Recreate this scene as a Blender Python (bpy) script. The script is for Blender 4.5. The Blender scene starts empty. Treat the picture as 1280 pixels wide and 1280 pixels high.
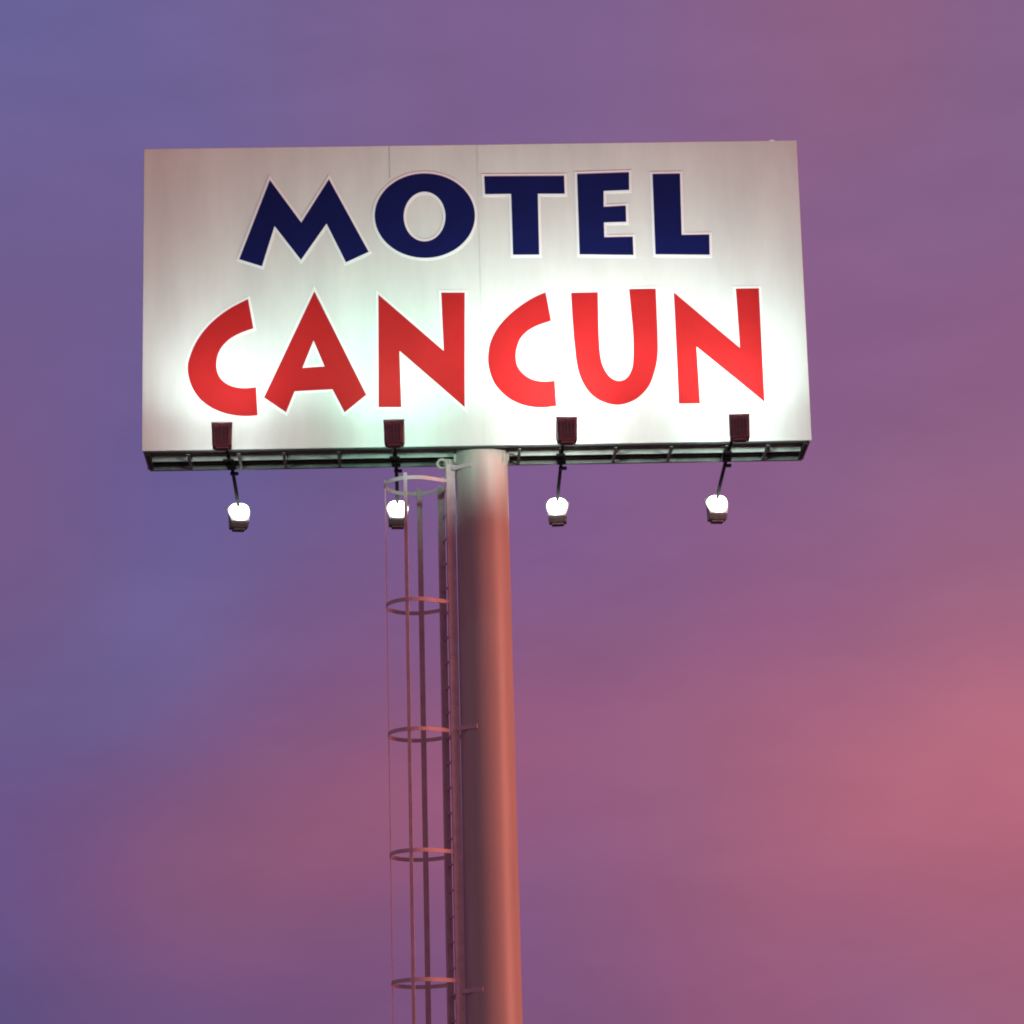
import bpy, bmesh, math, random
from mathutils import Vector, Matrix, geometry
random.seed(7)
S = bpy.context.scene
COL = S.collection
R = math.radians

# ------------------------------------------------------------------ camera
FOC, PITCH, ROLL, EYE = 4003.3, 0.265924, -0.0250906, 1.6
fw = Vector((0, math.cos(PITCH), math.sin(PITCH)))
rt0 = Vector((1, 0, 0)); up0 = Vector((0, -math.sin(PITCH), math.cos(PITCH)))
rt = rt0*math.cos(ROLL) + up0*math.sin(ROLL)
up = up0*math.cos(ROLL) - rt0*math.sin(ROLL)
cd = bpy.data.cameras.new('camera'); cam = bpy.data.objects.new('camera', cd); COL.objects.link(cam)
m = Matrix((rt, up, -fw)).transposed().to_4x4(); m.translation = (0, 0, EYE)
cam.matrix_world = m
cd.sensor_width = 36; cd.lens = 36*FOC/1280; cd.clip_end = 20000; cd.clip_start = .1
S.camera = cam

# ------------------------------------------------------------------ site frame (x along the sign, y away from the road, z up from the ground)
OX, OY, PHI = -0.38748, 36.67334, 0.03137576
Z0, W, H, DP = 12.42094, 8.0, 3.84760, 0.82561      # bottom of the sign, its width, height, depth
E = Vector((math.cos(PHI), math.sin(PHI), 0)); N = Vector((-math.sin(PHI), math.cos(PHI), 0))
O = Vector((OX, OY, 0))
def site(x, y, z=0): return O + E*x + N*y + Vector((0, 0, z))
def face_xz(px, py):
    """measurement on the photograph -> metres on the sign's front face"""
    d = fw*FOC + rt*(px-640) + up*(640-py)
    t = (O - Vector((0, 0, EYE))).dot(N)/d.dot(N)
    P = Vector((0, 0, EYE)) + d*t - O
    return P.dot(E), P.z

# ------------------------------------------------------------------ materials
def mat(name, rgb, rough=.5, metal=0., var=.12, scale=3., stretch=(1,1,1), bump=0., bscale=20., spec=.5, coat=0.):
    mt = bpy.data.materials.new(name); mt.use_nodes = True
    nt = mt.node_tree; b = nt.nodes['Principled BSDF']
    tc = nt.nodes.new('ShaderNodeTexCoord'); mp = nt.nodes.new('ShaderNodeMapping')
    mp.inputs['Scale'].default_value = stretch
    nt.links.new(tc.outputs['Object'], mp.inputs['Vector'])
    nz = nt.nodes.new('ShaderNodeTexNoise'); nz.inputs['Scale'].default_value = scale
    nz.inputs['Detail'].default_value = 6; nz.inputs['Roughness'].default_value = .62
    nt.links.new(mp.outputs[0], nz.inputs['Vector'])
    cr = nt.nodes.new('ShaderNodeValToRGB')
    cr.color_ramp.elements[0].position = .3; cr.color_ramp.elements[1].position = .7
    cr.color_ramp.elements[0].color = (*[c*(1-var) for c in rgb], 1)
    cr.color_ramp.elements[1].color = (*[min(1, c*(1+var)) for c in rgb], 1)
    nt.links.new(nz.outputs['Fac'], cr.inputs['Fac']); nt.links.new(cr.outputs[0], b.inputs['Base Color'])
    b.inputs['Roughness'].default_value = rough; b.inputs['Metallic'].default_value = metal
    b.inputs['Specular IOR Level'].default_value = spec
    b.inputs['Coat Weight'].default_value = coat
    if bump:
        n2 = nt.nodes.new('ShaderNodeTexNoise'); n2.inputs['Scale'].default_value = bscale; n2.inputs['Detail'].default_value = 3
        nt.links.new(mp.outputs[0], n2.inputs['Vector'])
        bp = nt.nodes.new('ShaderNodeBump'); bp.inputs['Strength'].default_value = bump; bp.inputs['Distance'].default_value = .02
        nt.links.new(n2.outputs['Fac'], bp.inputs['Height']); nt.links.new(bp.outputs[0], b.inputs['Normal'])
    return mt
def glow(name, rgb, strength, centre=None, rad=.15):
    """lit glass of a lamp; with a centre the emission fades towards the rim, imitating soft bloom round the lamp"""
    mt = bpy.data.materials.new(name); mt.use_nodes = True
    nt = mt.node_tree; nt.nodes.clear()
    e = nt.nodes.new('ShaderNodeEmission'); o = nt.nodes.new('ShaderNodeOutputMaterial')
    e.inputs['Color'].default_value = (*rgb, 1); e.inputs['Strength'].default_value = strength
    if centre is not None:
        tc = nt.nodes.new('ShaderNodeTexCoord'); d = nt.nodes.new('ShaderNodeVectorMath'); d.operation = 'DISTANCE'
        d.inputs[1].default_value = centre; nt.links.new(tc.outputs['Object'], d.inputs[0])
        mr = nt.nodes.new('ShaderNodeMapRange'); mr.interpolation_type = 'SMOOTHSTEP'
        mr.inputs['From Min'].default_value = rad*.62; mr.inputs['From Max'].default_value = rad*1.08
        mr.inputs['To Min'].default_value = strength; mr.inputs['To Max'].default_value = .30
        nt.links.new(d.outputs['Value'], mr.inputs['Value']); nt.links.new(mr.outputs[0], e.inputs['Strength'])
    nt.links.new(e.outputs[0], o.inputs['Surface']); return mt

M_vinyl = mat('white_vinyl', (.66,.67,.65), rough=.55, var=.09, scale=1.1, stretch=(1.6,1,.35), bump=.22, bscale=1.3, spec=.3)
M_outline = mat('white_border', (.84,.83,.85), rough=.5, var=.02, spec=.3)
M_blue = mat('navy_vinyl', (.006,.009,.075), rough=.6, var=.12, scale=1.5, spec=.08)
M_red = mat('red_vinyl', (.39,.015,.016), rough=.6, var=.09, scale=1.5, spec=.1)
M_seam = mat('seam_tape', (.50,.50,.48), rough=.6, var=.15)
M_seam2 = mat('seam_overlap', (.60,.60,.58), rough=.6, var=.15)
M_back = mat('panel_reverse', (.50,.52,.48), rough=.7, var=.15, scale=2)
M_steel = mat('painted_frame_steel', (.20,.21,.19), rough=.55, var=.25, scale=6, bump=.15)
M_darksteel = mat('dark_frame_steel', (.035,.037,.036), rough=.6, var=.3, scale=6)
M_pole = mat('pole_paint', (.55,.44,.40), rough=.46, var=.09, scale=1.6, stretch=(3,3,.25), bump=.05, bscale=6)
M_ladder = mat('ladder_paint', (.70,.49,.52), rough=.6, var=.15, scale=7, bump=.1)
M_lamp = mat('brown_lamp_housing', (.23,.15,.16), rough=.55, var=.35, scale=9, bump=.15)
M_arm = mat('dark_lamp_arm', (.005,.004,.006), rough=.8, var=.2, spec=.1)
M_chrome = mat('lamp_reflector', (.6,.6,.6), rough=.3, metal=1, var=.05)
M_concrete = mat('concrete', (.30,.29,.27), rough=.9, var=.2, scale=5, bump=.4)
M_ground = mat('worn_paving', (.16,.15,.145), rough=.92, var=.35, scale=.8, bump=.5, bscale=40)

# ------------------------------------------------------------------ mesh helpers
class MB:
    def __init__(self): self.b = bmesh.new()
    def box(self, x0, x1, y0, y1, z0, z1, bev=0, mi=0):
        r = bmesh.ops.create_cube(self.b, size=1)
        for v in r['verts']:
            v.co = Vector(((x0+x1)/2 + v.co.x*(x1-x0), (y0+y1)/2 + v.co.y*(y1-y0), (z0+z1)/2 + v.co.z*(z1-z0)))
        if bev:
            es = list({e for v in r['verts'] for e in v.link_edges})
            bmesh.ops.bevel(self.b, geom=es, offset=bev, segments=2, affect='EDGES', profile=.6)
        return self
    def tube(self, pts, r, n=12):
        pts = [Vector(p) for p in pts]; rings = []
        for i, p in enumerate(pts):
            if i == 0: d = pts[1]-p
            elif i == len(pts)-1: d = p-pts[i-1]
            else: d = (pts[i+1]-p).normalized() + (p-pts[i-1]).normalized()
            d.normalize()
            a = d.cross(Vector((.13,.31,.94)) if abs(d.z) < .8 else Vector((1,0,0))).normalized(); c = d.cross(a)
            rr = r[i] if isinstance(r, (list, tuple)) else r
            rings.append([self.b.verts.new(p + a*math.cos(2*math.pi*k/n)*rr + c*math.sin(2*math.pi*k/n)*rr) for k in range(n)])
        for A, B in zip(rings, rings[1:]):
            for k in range(n): self.b.faces.new((A[k], A[(k+1)%n], B[(k+1)%n], B[k])).smooth = True
        self.b.faces.new(rings[0][::-1]); self.b.faces.new(rings[-1]); return self
    def lathe(self, prof, n=64, c=(0,0), smooth=True):
        rings = [[self.b.verts.new((c[0]+r*math.cos(2*math.pi*k/n), c[1]+r*math.sin(2*math.pi*k/n), z)) for k in range(n)] for r, z in prof]
        for A, B in zip(rings, rings[1:]):
            for k in range(n): self.b.faces.new((A[k], A[(k+1)%n], B[(k+1)%n], B[k])).smooth = smooth
        self.b.faces.new(rings[0][::-1]); self.b.faces.new(rings[-1]); return self
    def prism(self, loop, dirv):
        """closed solid: polygon loop (3D) swept along dirv"""
        A = [self.b.verts.new(Vector(p)) for p in loop]; B = [self.b.verts.new(Vector(p)+Vector(dirv)) for p in loop]
        n = len(A)
        self.b.faces.new(A[::-1]); self.b.faces.new(B)
        for k in range(n): self.b.faces.new((A[k], A[(k+1)%n], B[(k+1)%n], B[k]))
        return self
    def loft(self, A, B):
        A = [self.b.verts.new(Vector(p)) for p in A]; B = [self.b.verts.new(Vector(p)) for p in B]
        n = len(A); self.b.faces.new(A[::-1]); self.b.faces.new(B)
        for k in range(n): self.b.faces.new((A[k], A[(k+1)%n], B[(k+1)%n], B[k]))
        return self
    def band(self, path, h, t):
        """flat bar bent along a horizontal path: h tall, t thick"""
        P = [Vector(p) for p in path]; rows = []
        for i, p in enumerate(P):
            d = (P[min(i+1, len(P)-1)] - P[max(i-1, 0)]).normalized(); nn = Vector((d.y, -d.x, 0))*t/2
            rows.append([self.b.verts.new(q) for q in (p+nn-Vector((0,0,h/2)), p+nn+Vector((0,0,h/2)), p-nn+Vector((0,0,h/2)), p-nn-Vector((0,0,h/2)))])
        for A, B in zip(rows, rows[1:]):
            for k in range(4): self.b.faces.new((A[k], A[(k+1)%4], B[(k+1)%4], B[k]))
        self.b.faces.new(rows[0][::-1]); self.b.faces.new(rows[-1]); return self
    def build(self, name, material, parent=None, label=None):
        bmesh.ops.recalc_face_normals(self.b, faces=self.b.faces)
        me = bpy.data.meshes.new(name); self.b.to_mesh(me); self.b.free()
        for mm in (material if isinstance(material, (list, tuple)) else [material]): me.materials.append(mm)
        o = bpy.data.objects.new(name, me); COL.objects.link(o)
        if parent: o.parent = parent
        if label: o['label'] = label
        return o
def thing(name, label, cat, loc, rz=PHI, group=None):
    o = bpy.data.objects.new(name, None); COL.objects.link(o); o.empty_display_size = .3
    o.location = loc; o.rotation_euler = (0, 0, rz)
    o['label'] = label; o['category'] = cat
    if group: o['group'] = group
    return o

# ------------------------------------------------------------------ ground
g = MB(); g.box(-3000, 3000, -3000, 3000, -1, 0); go = g.build('ground', M_ground); go['kind'] = 'structure'

# ------------------------------------------------------------------ sign pole
PX, PY = 0.0478, DP/2
pole = thing('sign_pole', 'tall thick round pale steel pole carrying the motel sign, lit orange along its right side', 'pole', site(PX, PY))
zt = Z0 + .55
prof = [(.340, .19), (.3275, 5.6), (.3195, 9.0), (.3145, Z0-.2), (.314, zt)]
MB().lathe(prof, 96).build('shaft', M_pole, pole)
MB().lathe([(.56, .13), (.56, .185)], 48, smooth=False).build('base_flange', M_pole, pole)
for k in range(8):
    a = k*math.pi/4 + .2; MB().lathe([(.028, .185), (.028, .235)], 6, (.46*math.cos(a), .46*math.sin(a)), False).build('anchor_bolt', M_darksteel, pole)
MB().box(-.95, .95, -.95, .95, .0, .13, .02).build('footing', M_concrete, pole)
# stiffener plates welded to the head of the pole, under the sign frame
for ang, top in ((-40, .20), (-22, .20), (200, .16)):
    a = R(ang); d = Vector((math.cos(a), math.sin(a), 0)); s = Vector((-d.y, d.x, 0))*.008
    lo = [d*.311 + Vector((0,0,Z0-.02)), d*.355 + Vector((0,0,Z0-.02)), d*.355 + Vector((0,0,Z0-.10)), d*.325 + Vector((0,0,Z0-.05-top*.55)), d*.311 + Vector((0,0,Z0-.05-top*.55))]
    MB().prism([p - s for p in lo], s*2).build('stiffener_plate', M_pole, pole)
# short lifting lug, a ring beside the ladder head
lx, ly, lz = -.43-PX, -.10, Z0-.13
ring = [(lx + .055*math.cos(t*math.pi/12), ly, lz + .055*math.sin(t*math.pi/12)) for t in range(25)]
MB().tube(ring, .018, 8).build('lifting_ring', M_pole, pole)
MB().tube([(lx+.05, ly+.01, lz+.02), (-.235, .09, Z0-.07)], .045, 12).build('ring_arm', M_pole, pole)

# ------------------------------------------------------------------ the sign box
M_channel = mat('galvanised_channel', (.55,.55,.50), rough=.6, var=.25, scale=3)
bill = thing('billboard', 'big white motel sign box with blue and red lettering on top of the pole', 'billboard', site(0, 0, Z0))
fp = MB()
# front skin: gently quilted sheet wrapped round its frame, with a real thickness
fp.box(-W/2, W/2, 0, .03, .0, H, .008)
front = fp.build('front_panel', M_vinyl, bill)
MB().box(-W/2, W/2, DP-.03, DP, .0, H, .008).build('back_panel', M_back, bill)
for sgn in (-1, 1):
    xs = sorted((sgn*(W/2-.012), sgn*(W/2-.03)))
    MB().box(xs[0], xs[1], .032, DP-.032, .0, H-.01).build('side_panel', M_vinyl, bill)
MB().box(-W/2+.03, W/2-.03, .032, DP-.032, H-.03, H-.012).build('top_panel', M_vinyl, bill)
# steel frame seen through the open underside
MB().box(-W/2+.035, W/2-.035,   .034, .075, -.014, .02, .004).build('frame_rail', M_darksteel, bill)
MB().box(-W/2+.035, W/2-.035, DP-.16, DP-.12, .03, .09, .004).build('frame_rail', M_darksteel, bill)  # shade on this tube is put into its dark colour
for xa, xb in ((-W/2+.09, PX-.33), (PX+.33, W/2-.09)):
    MB().box(xa, xb, .40, .425, -.018, .085, .003).build('frame_channel', M_channel, bill)
MB().box(-W/2+.035, W/2-.035, DP-.085, DP-.034, -.028, .02, .004).build('frame_rail', M_steel, bill)
MB().box(-W/2+.035, W/2-.035, .40, .44, 1.30, 1.34).build('frame_rail', M_steel, bill)
RX = [-3.461, -2.856, -2.318, -1.664, -1.0, .50, .996, 1.653, 2.32, 2.988, 3.482]
for x in RX:
    MB().box(x-.018, x+.018, .087, DP-.087, -.030, -.0195, .002).build('frame_rib', M_steel, bill)
    MB().box(x-.025, x+.025, DP-.080, DP-.032, .022, H-.05).build('frame_post', M_steel, bill)
    MB().box(x-.025, x+.025, .034, .080, .022, H-.05).build('frame_post', M_steel, bill)
for x in (-W/2+.06, W/2-.06):
    MB().box(x-.025, x+.025, .087, DP-.087, -.026, .022, .003).build('frame_rib', M_darksteel, bill)
for x in (-3.461, -1.664, 1.653, 3.482, 2.32, -2.318):
    MB().prism([(x+.026, DP-.205, -.01), (x+.026, DP-.205, .20), (x+.026, .30, -.01)], (.008, 0, 0)).build('frame_gusset', M_darksteel, bill)
    MB().tube([(x, DP-.06, .55), (x, .10, .03)], .018, 8).build('frame_brace', M_steel, bill)
# seams where the printed sheets overlap
for px, w_ in ((487, .010), (597, .008)):
    x = face_xz(px, 200)[0]
    MB().box(x-w_/2, x+w_/2, -.0025, .002, .03 if px > 500 else H-.43, H-.012).build('seam', M_seam if px < 500 else M_seam2, front)
# small torn flap and dents along the top right lip
for x, l in ((3.66, .07),):
    MB().prism([(x, -.004, H-.006), (x+l, -.004, H-.004), (x+l*.8, -.006, H+.004), (x+l*.2, -.005, H+.003)], (0, .010, 0)).build('torn_edge', M_outline, front)

# ---- lettering, outlines measured on the photograph, cut from vinyl
def area(p): return sum(p[i][0]*p[(i+1)%len(p)][1]-p[(i+1)%len(p)][0]*p[i][1] for i in range(len(p)))/2
def ccw(p): return p if area(p) > 0 else p[::-1]
def dedupe(p):
    q = []
    for a in p:
        if not q or math.hypot(a[0]-q[-1][0], a[1]-q[-1][1]) > .004: q.append(a)
    return q
def offset(p, d):
    n = len(p); out = []
    for i in range(n):
        a, b, c = Vector(p[i-1]), Vector(p[i]), Vector(p[(i+1)%n])
        e1, e2 = (b-a).normalized(), (c-b).normalized()
        n1, n2 = Vector((e1.y, -e1.x)), Vector((e2.y, -e2.x))
        mdir = n1+n2
        L = mdir.length
        if L < .2: out.append(tuple(b+n1*d)); continue
        mdir /= L; k = d/max(mdir.dot(n1), .42)
        out.append(tuple(b + mdir*k))
    return out
def smooth_curve(pts, n=6):
    """Catmull-Rom through pts"""
    out = []
    for i in range(len(pts)-1):
        p0 = Vector(pts[max(i-1,0)]); p1 = Vector(pts[i]); p2 = Vector(pts[i+1]); p3 = Vector(pts[min(i+2, len(pts)-1)])
        for k in range(n):
            t = k/n
            out.append(tuple(.5*((2*p1)+(p2-p0)*t+(2*p0-5*p1+4*p2-p3)*t*t+(3*p1-p0-3*p2+p3)*t**3)))
    out.append(tuple(pts[-1])); return out
def slab(b, outer, hole, y0, y1, mi):
    loops = [[Vector((x, 0, z)) for x, z in outer]] + ([[Vector((x, 0, z)) for x, z in hole]] if hole else [])
    flat = [v for l in loops for v in l]
    V = [b.verts.new((v.x, y1, v.z)) for v in flat]
    for t in geometry.tessellate_polygon(loops):
        try: f = b.faces.new([V[i] for i in t]); f.material_index = mi
        except ValueError: pass
    k0 = 0
    for l in loops:
        n = len(l); Bk = [b.verts.new((v.x, y0, v.z)) for v in l]
        for i in range(n):
            f = b.faces.new((V[k0+i], V[k0+(i+1)%n], Bk[(i+1)%n], Bk[i])); f.material_index = mi
        k0 += n
def letter(ch, colour_name, fill, outer, hole=None, border=.032):
    o_ = ccw(dedupe([(x, z-Z0) for x, z in (face_xz(*p) for p in outer)]))
    h_ = ccw(dedupe([(x, z-Z0) for x, z in (face_xz(*p) for p in hole)])) if hole else None
    mb = MB()
    slab(mb.b, offset(o_, border), offset(h_, -border) if h_ else None, -.0005, -.004, 0)
    slab(mb.b, o_, h_, -.0042, -.007, 1)
    me_ = mb.build('letter', [M_outline, fill], front, colour_name + ' letter ' + ch + ' with thin white outline')
    return me_
def cs(pts, s, ox, oy): return [(ox + x/s, oy + y/s) for x, y in pts]
def ell(cx, cy, rx, ry, n=72): return [(cx+rx*math.cos(2*math.pi*k/n), cy+ry*math.sin(2*math.pi*k/n)) for k in range(n)]
BL, RD = 'navy blue', 'red'
letter('M', BL, M_blue, cs([(710,262),(867,475),(1005,258),(1203,620),(1090,672),(993,478),(865,660),(733,490),(670,692),(557,657)], 4, 160, 160))
letter('O', BL, M_blue, ell(531.1, 269.9, 62.6, 52.6), ell(530.8, 271, 26.2, 31.2))
letter('T', BL, M_blue, [(605.3,220.7),(705.1,220.2),(705.9,242.3),(672.3,242.3),(674,318.4),(641.4,318.6),(639,242.5),(606.3,242.9)])
letter('E', BL, M_blue, cs([(118,218),(362,210),(363,292),(243,297),(243,373),(347,367),(349,442),(244,445),(246,516),(380,513),(383,598),(130,595)], 3.765, 690, 160))
letter('L', BL, M_blue, cs([(473,218),(602,216),(610,505),(740,503),(742,597),(487,595)], 3.765, 690, 160))
c1o = smooth_curve([(600,97),(500,150),(410,222),(345,305),(308,390),(299,440),(305,490),(325,545),(365,600),(420,640),(480,665),(540,678),(600,681),(648,677)])
c1i = smooth_curve([(640,537),(580,542),(520,532),(475,506),(450,470),(442,430),(448,380),(470,335),(510,295),(560,267),(627,242)])
letter('C', RD, M_red, cs(c1o + c1i, 4, 160, 350))
letter('A', RD, M_red, cs([(932,58),(1192,575),(1083,662),(1022,547),(833,557),(790,662),(680,588)], 4, 160, 350), cs([(928,303),(983,433),(872,441)], 4, 160, 350))
letter('N', RD, M_red, cs([(118,95),(536,455),(520,83),(670,83),(670,815),(253,455),(265,815),(118,815)], 5.12, 450, 350))
c2o = smooth_curve([(1188,80),(1110,115),(1030,165),(950,230),(880,310),(835,400),(820,490),(825,560),(850,640),(890,700),(950,755),(1020,792),(1090,811),(1170,817),(1257,808)])
c2i = smooth_curve([(1247,645),(1180,650),(1110,640),(1050,605),(1010,555),(997,495),(1005,430),(1030,370),(1080,322),(1140,290),(1223,262)])
letter('C', RD, M_red, cs(c2o + c2i, 5.12, 450, 350))
uin = smooth_curve([(215,97),(217,180),(220,300),(228,400),(245,455),(273,495),(310,513),(345,504),(370,472),(382,420),(382,300),(372,180),(363,82)])
uout = smooth_curve([(488,80),(493,200),(497,300),(497,390),(485,460),(460,530),(420,580),(370,612),(310,626),(250,615),(195,585),(150,530),(120,450),(105,330),(95,200),(90,100)])
letter('U', RD, M_red, cs(uin + uout, 3.765, 690, 340))
letter('N', RD, M_red, cs([(573,97),(884,357),(865,80),(973,78),(1000,612),(680,352),(697,620),(597,620),(585,350)], 3.765, 690, 340))

# ------------------------------------------------------------------ caged ladder
LEAN = 0.
lad = thing('caged_ladder', 'narrow steel ladder with round safety cage rising along the left side of the pole', 'ladder', site(-.772-LEAN*(Z0-.32), .455))
lad.rotation_euler = (0, math.atan(LEAN), PHI)
HR = .352
NR, FR = Vector((.442, -.175, 0)), Vector((.332, .175, 0))       # near and far rail
ZB, ZT = .35, Z0-.15
def rail(p, zt, w1, w2):
    # angle section, its flat face square to the rungs
    b = MB(); dr = (FR-NR).normalized(); pr = Vector((dr.y, -dr.x, 0)); h = w1/2
    q = [p-pr*h-dr*.006, p+pr*h-dr*.006, p+pr*h+dr*.006, p-pr*(h-.012)+dr*.006, p-pr*(h-.012)+dr*w2, p-pr*h+dr*w2]
    b.prism(q, (0, 0, zt))
    return b.build('rail', M_ladder, lad)
rail(NR, ZT, .105, .05); rail(FR, ZT-.17, .075, .05)
nr = int((ZT-ZB-.3)/.3)
for i in range(nr):
    z = Z0-.42-i*.302
    MB().tube([(NR.x-.03, NR.y+.01, z), (FR.x+.01, FR.y-.007, z)], .013, 8).build('rung', M_ladder, lad)
hz = [-.356, -1.846, -3.403, -4.832, -6.325, -7.82, -9.32]
for h in hz:
    z = Z0+h
    path = [(NR.x-.05, NR.y-.012, z)]
    for k in range(33):
        a = R(-58 - k*(360-2*58)/32)
        path.append((HR*math.cos(a), HR*math.sin(a)*1.06, z))
    path.append((FR.x-.03, FR.y+.06, z))
    MB().band(path, .046, .007).build('cage_hoop', M_ladder, lad)
for a, w, tw in ((180, .045, 0), (253, .042, 0), (79, .066, 38)):
    tw = R(a+tw); a = R(a); rr = HR-.008; c = Vector((rr*math.cos(a), rr*1.06*math.sin(a), 0)); t = Vector((-math.sin(tw), math.cos(tw), 0))
    d = Vector((math.cos(tw), math.sin(tw), 0))
    lo = [c - t*w/2 - d*.006, c + t*w/2 - d*.006, c + t*w/2 + d*.006, c - t*w/2 + d*.006]
    MB().prism([p + Vector((0,0,Z0-9.31)) for p in lo], (0, 0, 9.02)).build('cage_bar', M_ladder, lad)
# brackets from the rails to the pole
for h in (-.20, -3.38, -6.45, -9.5):
    z = Z0+h
    cx = -.772-LEAN*(Z0-.32)+LEAN*z; pc = Vector((PX-cx, PY-.455, 0))
    q = pc + Vector((-.125, -.305, 0))
    MB().band([(NR.x+.02, NR.y-.012, z), (q.x, q.y, z)], .05, .012).build('bracket', M_ladder, lad)
    q = pc + Vector((-.27, .18, 0))
    MB().band([(FR.x, FR.y+.012, z-.03), (q.x, q.y, z-.03)], .05, .012).build('bracket', M_ladder, lad)

# ------------------------------------------------------------------ floodlights: arm, yoke, housing, reflector rim, glass
OVER = 1.16            # how far the lamp hangs out from the face of the sign
M_rim = mat('pale_lamp_rim', (.42,.38,.37), rough=.5, var=.1)  # far rims made pale to soften the edge of the lamp glow
def floodlight(x, near, label, group, colour, strength, twist=0., spot=0.):
    y = -OVER if near else DP+OVER
    t = thing('floodlight', label, 'floodlight', site(x, y, Z0-.06), PHI + (0 if near else math.pi), group)
    DR = 0. if near else .115
    TW = Matrix.Rotation(twist, 4, 'Z')
    # local +y points at the sign
    MB().tube([(0, OVER+.36, .0), (0, OVER+.05, -.005), (0, .55, -.015-DR*.35), (0, -.02, -.03-DR*.9)], .022, 10).build('arm', M_arm, t)
    MB().box(-.05, .05, OVER+.30, OVER+.40, -.045, .03, .006).build('clamp', M_arm, t)
    MB().box(-.07, .028, OVER+.10, OVER+.16, -.055, -.024, .004).build('clamp', M_arm, t)
    y_ = MB(); bars = [(-.050, -.16-DR), (-.050, .01-DR), (.050, .01-DR), (.050, -.16-DR)]
    y_.prism([(a, -.022, b) for a, b in bars] + [(a*.92, -.022, b - (.010 if b > -.15 else 0)) for a, b in bars[::-1]], (0, .044, 0))
    y_.build('yoke', M_arm, t).data.transform(TW)
    def prof(ylist, w): return [(w, yy, zz) for yy, zz in ylist]
    # side outline of the housing: back, bottom, front lip, top
    side = [(-.105,-.262), (.060,-.268), (.100,-.212), (-.075,.018), (-.105,.004)]
    side = [(a_, b_-DR) for a_, b_ in side]
    wid = [.110, .108, .113, .120, .118]
    A = [(-w, yy, zz) for (yy, zz), w in zip(side, wid)]; B = [(w, yy, zz) for (yy, zz), w in zip(side, wid)]
    hb = MB(); hb.loft(A, B)
    bmesh.ops.bevel(hb.b, geom=list(hb.b.edges), offset=.008, segments=2, affect='EDGES')
    hb.build('housing', M_lamp, t).data.transform(TW)
    for k in range(5):
        xx = -.08+.04*k; MB().box(xx-.004, xx+.004, -.122, -.108, -.24-DR, -.03-DR).build('cooling_fin', M_lamp, t).data.transform(TW)
    g_ = MB(); g_.box(-.075, .075, -.09, .03, -.290-DR, -.266-DR, .006); g_.build('ballast_box', M_lamp, t).data.transform(TW)
    # rim and glass on the sloping front
    p0, p1 = Vector((0, .100, -.212-DR)), Vector((0, -.075, .018-DR)); ax = (p1-p0).normalized(); nn = Vector((0, -ax.z, ax.y)) * -1
    if nn.y < 0: nn = -nn
    L = (p1-p0).length
    def P(u, v, w): return p0 + ax*(v*L) + Vector((u, 0, 0)) + nn*w
    RW, RD_, BU, RB = (.122, .030, .012, .115) if near else (.156, .024, .105, .024)
    rim = MB()
    io = [(-.110, -.01), (.110, -.01), (RW, 1.0), (-RW, 1.0)]
    ii = [(-.096, .03), (.096, .03), (RW-.028, .95), (.028-RW, .95)]
    # on the near lamps the unseen lower lip is lengthened to keep light off the pole
    V = [[rim.b.verts.new(P(a, b, .006 if w_ == 0 else (RD_ if b > .5 else RB))) for a, b in lp] for lp in (io, ii) for w_ in (0, 1)]
    for k in range(4):
        k2 = (k+1) % 4
        for A_, B_ in ((V[0], V[1]), (V[1], V[3]), (V[3], V[2]), (V[2], V[0])): rim.b.faces.new((A_[k], A_[k2], B_[k2], B_[k]))
    rim.build('rim', M_lamp if near else M_rim, t).data.transform(TW)
    # glass, swollen on the far lamps to stand in for their bloom
    gl = MB(); nr_, na = 7, 36; top = gl.b.verts.new(P(0, .52, .034+BU)); rings = []
    for i in range(1, nr_+1):
        q = i/nr_; row = []
        for k in range(na):
            a = 2*math.pi*k/na; ca, sa = math.cos(a), math.sin(a)
            ru = math.copysign(abs(ca)**.72, ca)*q; rv = math.copysign(abs(sa)**.72, sa)*q
            v = .52+.45*rv
            row.append(gl.b.verts.new(P(ru*(.100+(.052 if not near else .012)*v)*(1. if not near else .85), v, .034+BU*(1-q**2.6)**.6)))
        rings.append(row)
    for k in range(na): gl.b.faces.new((top, rings[0][k], rings[0][(k+1)%na])).smooth = True
    for A_, B_ in zip(rings, rings[1:]):
        for k in range(na): gl.b.faces.new((A_[k], B_[k], B_[(k+1)%na], A_[(k+1)%na])).smooth = True
    gl.b.faces.new([gl.b.verts.new(v.co - nn*.02) for v in rings[-1]])
    gm = glow('lamp_glass', colour, strength, None if near else TW @ P(0, .52, .06))
    gl.build('glass', gm, t).data.transform(TW)
    if spot:
        ld = bpy.data.lights.new('lamp_beam', 'SPOT'); ld.energy = spot; ld.color = colour
        ld.spot_size = R(SPOT_ANG); ld.spot_blend = 1.; ld.shadow_soft_size = .10
        lo = bpy.data.objects.new('lamp_beam', ld); COL.objects.link(lo); lo.parent = t
        pos = P(0, .5, .13); lo.location = pos
        aim = Vector((0, OVER, SPOT_AIM)) - pos
        lo.rotation_euler = aim.to_track_quat('-Z', 'Y').to_euler()
    return t
SPOT_ANG, SPOT_AIM = 142, 8.5
GN, GF = 'floodlights in front of the sign face', 'lit floodlights behind the sign'
C1, C2, C3, C4 = (.77,1.,.94), (.47,1.,.80), (.85,1.,.94), (.75,1.,.93)
CW, CG = (1., 1., .98), (.90, 1., .96)
K, P_ = 430., 425.
floodlight(-2.975, True, 'brown floodlight seen from behind, below the first red C, leftmost of four', GN, C1, K*.40, .04, P_*.62)
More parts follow.
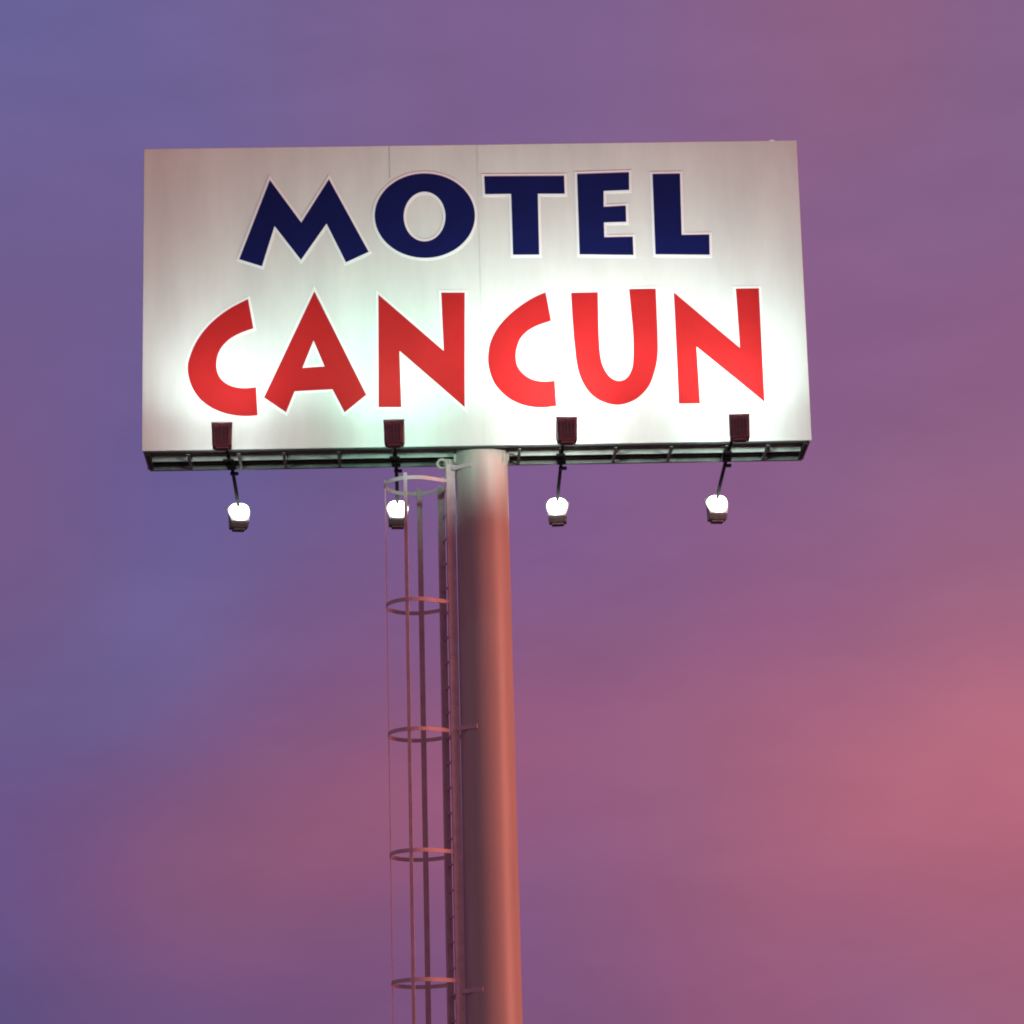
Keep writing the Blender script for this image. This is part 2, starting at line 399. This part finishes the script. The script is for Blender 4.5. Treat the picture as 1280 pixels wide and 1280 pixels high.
floodlight(-.987, True, 'brown floodlight seen from behind, below the first red N and above the ladder cage', GN, C2, K*.48, -.05, P_*.6)
floodlight(1.007, True, 'brown floodlight seen from behind, below the second red C', GN, C3, K*.95, .06, P_*1.1)
floodlight(3.015, True, 'brown floodlight seen from behind, below the last red N', GN, C4, K*.80, -.05, P_*.95)
floodlight(-2.962, False, 'glowing white floodlight hanging behind the left end of the sign', GF, CW, 9, .22)
floodlight(-.980, False, 'glowing white floodlight seen through the top of the ladder cage left of the pole', GF, CG, 9, .06)
floodlight(1.018, False, 'glowing white floodlight hanging behind the sign just right of the pole', GF, CW, 9, -.09)
floodlight(3.022, False, 'glowing white floodlight hanging behind the right end of the sign', GF, CW, 9, .10)

# ------------------------------------------------------------------ dusk sky: directions in degrees (azimuth, elevation) with the colour seen there
SKY = [
    (-7.58, 21.09, 112, 93, 145),
    (-7.26, 17.99, 108, 90, 143),
    (-9.37, 20.77, 108, 95, 147),
    (-9.09, 13.01, 111, 88, 138),
    (8.92, 14.21, 150, 98, 131),
    (7.14, 13.60, 148, 97, 132),
    (-8.74, 18.67, 113, 88, 137),
    (-8.71, 16.41, 114, 88, 137),
    (2.07, 23.14, 128, 97, 143),
    (3.73, 22.51, 132, 96, 140),
    (6.98, 23.17, 143, 96, 132),
    (-5.63, 23.51, 112, 97, 148),
    (-1.64, 22.95, 122, 95, 141),
    (-9.59, 24.24, 104, 97, 152),
    (-7.15, 22.92, 106, 97, 152),
    (-3.48, 23.52, 118, 96, 146),
    (0.22, 23.20, 123, 92, 141),
    (5.13, 23.00, 137, 96, 135),
    (9.39, 22.99, 130, 96, 136),
    (-8.30, 18.68, 112, 92, 144),
    (7.86, 20.44, 133, 96, 137),
    (6.37, 18.13, 136, 93, 136),
    (9.12, 17.10, 140, 93, 134),
    (0.40, 15.04, 126, 90, 142),
    (3.12, 14.57, 133, 92, 137),
    (6.24, 14.43, 134, 94, 137),
    (8.97, 14.96, 138, 96, 134),
    (8.87, 13.53, 159, 98, 125),
    (6.93, 12.89, 151, 92, 126),
    (4.63, 13.22, 144, 88, 131),
    (1.90, 13.09, 129, 90, 134),
    (0.69, 12.00, 140, 87, 126),
    (2.99, 11.47, 160, 94, 123),
    (5.32, 11.68, 165, 99, 127),
    (7.64, 12.10, 173, 104, 126),
    (8.95, 12.25, 182, 106, 127),
    (8.32, 10.72, 192, 109, 128),
    (6.39, 10.27, 185, 107, 128),
    (4.47, 9.91, 175, 100, 122),
    (3.57, 10.39, 149, 95, 132),
    (2.17, 10.06, 143, 93, 131),
    (0.65, 10.48, 162, 90, 121),
    (0.45, 9.13, 120, 87, 137),
    (2.12, 8.56, 153, 91, 125),
    (4.42, 8.86, 158, 93, 118),
    (6.70, 8.92, 170, 95, 119),
    (8.55, 8.68, 176, 96, 120),
    (7.77, 7.82, 162, 96, 120),
    (5.11, 7.34, 151, 88, 122),
    (2.84, 7.57, 134, 83, 122),
    (0.94, 7.09, 121, 79, 124),
    (6.57, 6.69, 140, 91, 132),
    (8.65, 6.46, 153, 91, 123),
    (4.31, 6.33, 149, 87, 123),
    (-9.10, 15.61, 116, 87, 135),
    (-7.09, 15.72, 104, 87, 146),
    (-5.91, 15.30, 100, 93, 148),
    (-3.65, 14.84, 110, 87, 138),
    (-8.43, 14.02, 114, 87, 135),
    (-6.49, 13.10, 110, 103, 157),
    (-8.15, 11.80, 98, 87, 139),
    (-4.90, 13.08, 116, 90, 142),
    (-3.67, 12.43, 118, 85, 133),
    (-2.86, 11.93, 135, 86, 126),
    (-5.96, 11.01, 110, 82, 134),
    (-4.09, 10.82, 129, 82, 124),
    (-2.88, 10.17, 151, 88, 115),
    (-4.91, 9.64, 138, 87, 120),
    (-3.87, 9.00, 155, 89, 113),
    (-5.71, 8.47, 147, 91, 120),
    (-6.90, 7.68, 126, 78, 120),
    (-7.72, 9.27, 121, 78, 125),
    (-8.99, 9.27, 101, 82, 140),
    (-8.79, 7.07, 90, 76, 129),
    (-6.90, 6.83, 92, 76, 131),
    (-4.92, 7.44, 102, 74, 128),
    (-2.91, 7.95, 118, 78, 127),
    (-3.32, 6.70, 112, 76, 119),
    (-1.58, 10.13, 155, 87, 118),
    (-1.63, 7.03, 128, 82, 124),
    (-1.52, 13.27, 126, 88, 136),

]
def lin(c):
    c /= 255.; return c/12.92 if c <= .04045 else ((c+.055)/1.055)**2.4
w = bpy.data.worlds.new('World'); S.world = w; w.use_nodes = True
nt = w.node_tree; nt.nodes.clear(); NN = nt.nodes.new; LK = nt.links.new
out = NN('ShaderNodeOutputWorld'); bg = NN('ShaderNodeBackground'); LK(bg.outputs[0], out.inputs['Surface'])
tc = NN('ShaderNodeTexCoord')
def mth(op, a, b=None, c=None):
    n = NN('ShaderNodeMath'); n.operation = op
    for i, v in enumerate((a, b, c)):
        if v is None: continue
        if isinstance(v, (int, float)): n.inputs[i].default_value = v
        else: LK(v, n.inputs[i])
    return n.outputs[0]
def vm(op, a, b=None, s=None):
    n = NN('ShaderNodeVectorMath'); n.operation = op
    for i, v in enumerate((a, b)):
        if v is None: continue
        if isinstance(v, (tuple, list)): n.inputs[i].default_value = v
        else: LK(v, n.inputs[i])
    if s is not None:
        if isinstance(s, (int, float)): n.inputs['Scale'].default_value = s
        else: LK(s, n.inputs['Scale'])
    return n
sp = NN('ShaderNodeSeparateXYZ'); LK(tc.outputs['Generated'], sp.inputs[0])
az = mth('MULTIPLY', mth('ARCTAN2', sp.outputs[0], sp.outputs[1]), 180/math.pi)
el = mth('MULTIPLY', mth('ARCSINE', sp.outputs[2]), 180/math.pi)
cb = NN('ShaderNodeCombineXYZ'); LK(az, cb.inputs[0]); LK(el, cb.inputs[1])
# cloud drift: the sheets of cloud lie along a slope rising to the right
rot = NN('ShaderNodeMapping'); rot.inputs['Rotation'].default_value = (0, 0, R(-24)); rot.inputs['Scale'].default_value = (.55, 1.5, 1)
LK(cb.outputs[0], rot.inputs['Vector'])
n1 = NN('ShaderNodeTexNoise'); n1.inputs['Scale'].default_value = .22; n1.inputs['Detail'].default_value = 3.5; n1.inputs['Roughness'].default_value = .5
LK(rot.outputs[0], n1.inputs['Vector'])
off = vm('SCALE', vm('SUBTRACT', n1.outputs['Color'], (.5, .5, .5)).outputs[0], None, .45).outputs[0]
pos = vm('ADD', cb.outputs[0], off).outputs[0]
flat = vm('MULTIPLY', pos, (1, 1, 0)).outputs[0]
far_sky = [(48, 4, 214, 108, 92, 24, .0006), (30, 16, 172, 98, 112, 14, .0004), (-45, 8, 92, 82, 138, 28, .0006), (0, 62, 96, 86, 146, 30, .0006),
           (150, 10, 140, 100, 120, 60, .0003), (-150, 10, 132, 98, 120, 60, .0003), (0, -30, 70, 55, 80, 34, .0003), (14, 2, 176, 96, 108, 6, .002), (-14, 2, 108, 78, 122, 6, .002)]  # unseen sky; directions behind the camera are warmed to light the pole
csum = wsum = None
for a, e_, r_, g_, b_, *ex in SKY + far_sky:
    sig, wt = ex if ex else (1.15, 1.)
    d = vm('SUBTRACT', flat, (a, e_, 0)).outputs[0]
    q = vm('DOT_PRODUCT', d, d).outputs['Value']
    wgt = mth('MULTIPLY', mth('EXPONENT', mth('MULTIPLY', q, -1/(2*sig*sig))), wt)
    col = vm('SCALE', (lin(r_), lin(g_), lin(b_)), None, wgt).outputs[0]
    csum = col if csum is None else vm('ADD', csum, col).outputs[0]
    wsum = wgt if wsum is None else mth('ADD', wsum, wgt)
base = vm('SCALE', csum, None, mth('DIVIDE', 1., mth('MAXIMUM', wsum, 1e-7))).outputs[0]
# faint cloud texture
n2 = NN('ShaderNodeTexNoise'); n2.inputs['Scale'].default_value = .5; n2.inputs['Detail'].default_value = 5; n2.inputs['Roughness'].default_value = .55
LK(rot.outputs[0], n2.inputs['Vector'])
tex = mth('ADD', mth('MULTIPLY', mth('SUBTRACT', n2.outputs['Fac'], .5), .22), 1.0)
cl = vm('SCALE', base, None, tex).outputs[0]
# the clear evening sky behind the cloud adds a little
SUN_EL, SUN_AZ = 4.0, 74.0
ni = NN('ShaderNodeTexSky'); ni.sky_type = 'NISHITA'; ni.sun_disc = False
ni.sun_elevation = R(SUN_EL); ni.sun_rotation = R(SUN_AZ)
sm = vm('ADD', cl, vm('SCALE', ni.outputs[0], None, .004).outputs[0]).outputs[0]
LK(sm, bg.inputs['Color']); bg.inputs['Strength'].default_value = 1.0

# ------------------------------------------------------------------ low warm sun from the right
sd = bpy.data.lights.new('sun', 'SUN'); sd.energy = 2.8; sd.angle = R(25); sd.color = (1., .285, .19)
so = bpy.data.objects.new('sun', sd); COL.objects.link(so)
SAZ = R(180-71)     # azimuth measured from straight ahead: right and slightly behind the camera
dirv = Vector((math.sin(SAZ)*math.cos(R(SUN_EL)), math.cos(SAZ)*math.cos(R(SUN_EL)), math.sin(R(SUN_EL))))
so.rotation_euler = (-dirv).to_track_quat('-Z', 'Y').to_euler()
ni.sun_rotation = SAZ

S.view_settings.view_transform = 'Standard'; S.view_settings.look = 'None'
S.view_settings.exposure = 0; S.view_settings.gamma = 1; S.view_settings.use_curve_mapping = False
S.render.engine = 'CYCLES'; S.cycles.use_denoising = True
S.cycles.max_bounces = 6; S.cycles.filter_width = 1.9
S.render.resolution_x = S.render.resolution_y = 1024
